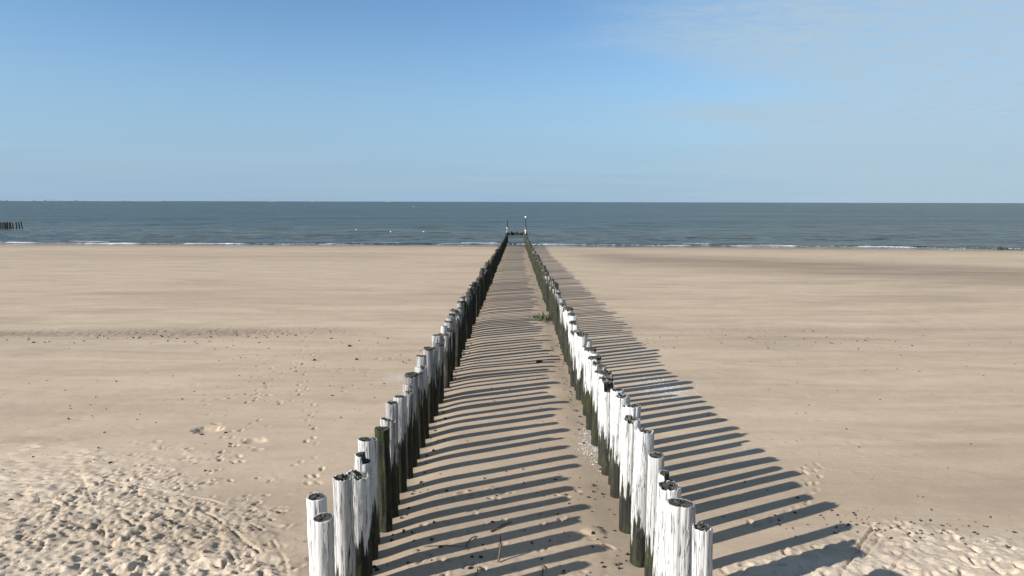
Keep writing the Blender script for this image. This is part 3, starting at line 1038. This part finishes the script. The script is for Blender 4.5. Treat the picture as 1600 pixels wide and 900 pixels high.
# ------------------------------------------------------------------ sticks, seaweed, shells on the sand
def stick(pts, r0, lab, forks=()):
    def tube(name, pp, r, parent=None, **kw):
        V, F = [], []
        for i, p in enumerate(pp):
            p = Vector(p)
            d = Vector(pp[min(i + 1, len(pp) - 1)]) - Vector(pp[max(i - 1, 0)])
            d.normalize()
            s = d.cross(Vector((0, 0, 1))).normalized()
            u = s.cross(d)
            rad = r * (1 - 0.55 * i / (len(pp) - 1))
            V += [tuple(p + (s * math.cos(q) + u * math.sin(q)) * rad) for q in [k_ * math.pi / 3 for k_ in range(6)]]
        for i in range(len(pp) - 1):
            F += [(i * 6 + q, i * 6 + (q + 1) % 6, i * 6 + 6 + (q + 1) % 6, i * 6 + 6 + q) for q in range(6)]
        F += [tuple(range(5, -1, -1)), tuple(range(len(V) - 6, len(V)))]
        me = bpy.data.meshes.new(name)
        me.from_pydata(V, [], F)
        return link(name, me, M_STICK, parent=parent, **kw)
    g = [(x, y, ground(x, y) + r0 * 0.7 + z) for x, y, z in pts]
    e = tube('driftwood_stick', g, r0, label=lab, cat='stick', group='driftwood sticks between the rows')
    for f in forks:
        tube('twig', [(x, y, ground(x, y) + r0 * 0.7 + z) for x, y, z in f], r0 * 0.6, parent=e)


stick([(-0.46, 11.9, 0), (-0.3, 12.08, 0.02), (-0.2, 12.2, 0.01), (-0.08, 12.32, 0.0)], 0.020, 'short straight driftwood stick lying in the sun between the rows')
stick([(-0.86, 11.2, 0), (-0.85, 11.4, 0.03), (-0.79, 11.6, 0.02), (-0.72, 11.72, 0)], 0.018, 'curved driftwood stick crossing a shadow, left of the upright one')
stick([(-0.29, 10.75, 0), (-0.27, 10.82, 0.10), (-0.25, 10.88, 0.24), (-0.26, 10.95, 0.36)], 0.020, 'driftwood stick poking upright out of the sand')
stick([(-0.66, 10.18, 0), (-0.61, 10.4, 0.03), (-0.64, 10.6, 0.01)], 0.016, 'driftwood stick at the bottom edge, left of the upright one', [[(-0.61, 10.4, 0.03), (-0.5, 10.5, 0.05)]])
stick([(0.42, 10.2, 0), (0.45, 10.45, 0.03), (0.43, 10.65, 0.01)], 0.015, 'driftwood stick at the bottom edge, right of the upright one')
stick([(-1.6, 11.33, 0), (-1.25, 11.35, 0.01), (-0.95, 11.30, 0.01)], 0.010, 'long thin driftwood stick lying flat inside a shadow')


def scatter(name, places, mat, flat, label, cat, kind='stuff'):
    V, F = [], []
    rr2 = random.Random(len(places))
    for x, y, s in places:
        z = ground(x, y)
        o = len(V)
        nn = 6
        an = rr2.uniform(0, 6.28)
        el = rr2.uniform(1.0, 2.4)
        ring = []
        for i in range(nn):
            a_ = 2 * math.pi * i / nn
            r = s * rr2.uniform(0.6, 1.2)
            px_, py_ = r * el * math.cos(a_), r * math.sin(a_)
            ring.append((x + px_ * math.cos(an) - py_ * math.sin(an), y + px_ * math.sin(an) + py_ * math.cos(an)))
        V += [(p[0], p[1], z - s * 0.2) for p in ring]
        V += [(x + (p[0] - x) * 0.75, y + (p[1] - y) * 0.75, z + s * flat * rr2.uniform(0.6, 1.4)) for p in ring]
        V.append((x, y, z + s * flat * 1.5))
        for i in range(nn):
            j = (i + 1) % nn
            F.append((o + i, o + j, o + nn + j, o + nn + i))
            F.append((o + nn + i, o + nn + j, o + 2 * nn))
    me = bpy.data.meshes.new(name)
    me.from_pydata(V, [], F)
    return link(name, me, mat, label=label, cat=cat, kind=kind)


rr = random.Random(33)
pl = []
for _ in range(150):
    pl.append((rr.uniform(-17, -3.2), rr.uniform(13, 32), rr.choice((0.012, 0.016, 0.022, 0.03))))
for _ in range(90):
    pl.append((rr.uniform(-2.2, 1.8), rr.uniform(10, 15), rr.choice((0.010, 0.014, 0.02, 0.028))))
for _ in range(60):
    pl.append((rr.uniform(-2.2, 1.9), rr.uniform(15, 40), rr.choice((0.014, 0.02))))
for _ in range(130):
    x = rr.gauss(7.3, 1.3)
    pl.append((x, 12.2 - 0.12 * (x - 7) + rr.gauss(0, 0.35), rr.choice((0.010, 0.014, 0.022))))
for _ in range(120):
    pl.append((rr.uniform(4.5, 24), rr.uniform(12.5, 33), rr.choice((0.012, 0.016, 0.022))))
for _ in range(110):
    pl.append((rr.gauss(13, 3.6), rr.gauss(32.6, 1.3), rr.choice((0.010, 0.014, 0.018, 0.022, 0.035))))
for _ in range(90):
    pl.append((rr.gauss(-18, 5), rr.gauss(33, 1.2), rr.choice((0.02, 0.03, 0.04))))
for side, rx in (('l', LX + 0.3), ('r', RX - 0.35)):
    for _ in range(70):
        pl.append((rx + rr.gauss(0, 0.12), rr.uniform(10, 32), rr.choice((0.014, 0.02, 0.032))))
pl += [(-7.6, 30.5, 0.07), (-6.6, 27.6, 0.06), (-8.3, 27.4, 0.06), (0.9, 27.3, 0.09), (1.0, 27.4, 0.06)]
scatter('seaweed_scraps', pl, M_WEED, 0.8, 'dark scraps of seaweed and bark strewn over the sand', 'seaweed')
pl = []
for cx, cy, ra, rb, n_ in ((5.1, 22.7, 0.5, 0.9, 220), (2.0, 16.9, 0.2, 0.8, 260), (-4.15, 24.1, 0.4, 0.4, 70)):
    for _ in range(n_):
        pl.append((cx + rr.gauss(0, ra), cy + rr.gauss(0, rb), rr.uniform(0.008, 0.02)))
for _ in range(150):
    pl.append((rr.uniform(-12, 14), rr.uniform(10.5, 24), rr.uniform(0.006, 0.013)))
scatter('shell_fragments', pl, M_SHELL, 0.5, 'pale broken shells lying in patches beside the posts', 'shells')

# green seaweed clump caught beside the right row: ribbons on the sand
V, F = [], []
for k in range(46):
    x0, y0 = 1.62 + rr.gauss(0, 0.14), 39.6 + rr.gauss(0, 0.9)
    a_ = rr.uniform(0, 6.28)
    L, w = rr.uniform(0.2, 0.5), rr.uniform(0.02, 0.05)
    o = len(V)
    for q in range(6):
        f = q / 5
        a_ += rr.gauss(0, 0.35)
        x0 += math.cos(a_) * L / 5
        y0 += math.sin(a_) * L / 5
        z0 = ground(x0, y0) + 0.02 + 0.22 * math.sin(f * 3.1) * rr.random()
        nx, ny = -math.sin(a_) * w, math.cos(a_) * w
        V += [(x0 + nx, y0 + ny, z0), (x0 - nx, y0 - ny, z0 + 0.015)]
    F += [(o + 2 * q, o + 2 * q + 1, o + 2 * q + 3, o + 2 * q + 2) for q in range(5)]
me = bpy.data.meshes.new('seaweed_clump')
me.from_pydata(V, [], F)
link('seaweed_clump', me, M_GREEN, label='small heap of green seaweed caught beside the right row', cat='seaweed', kind='stuff')
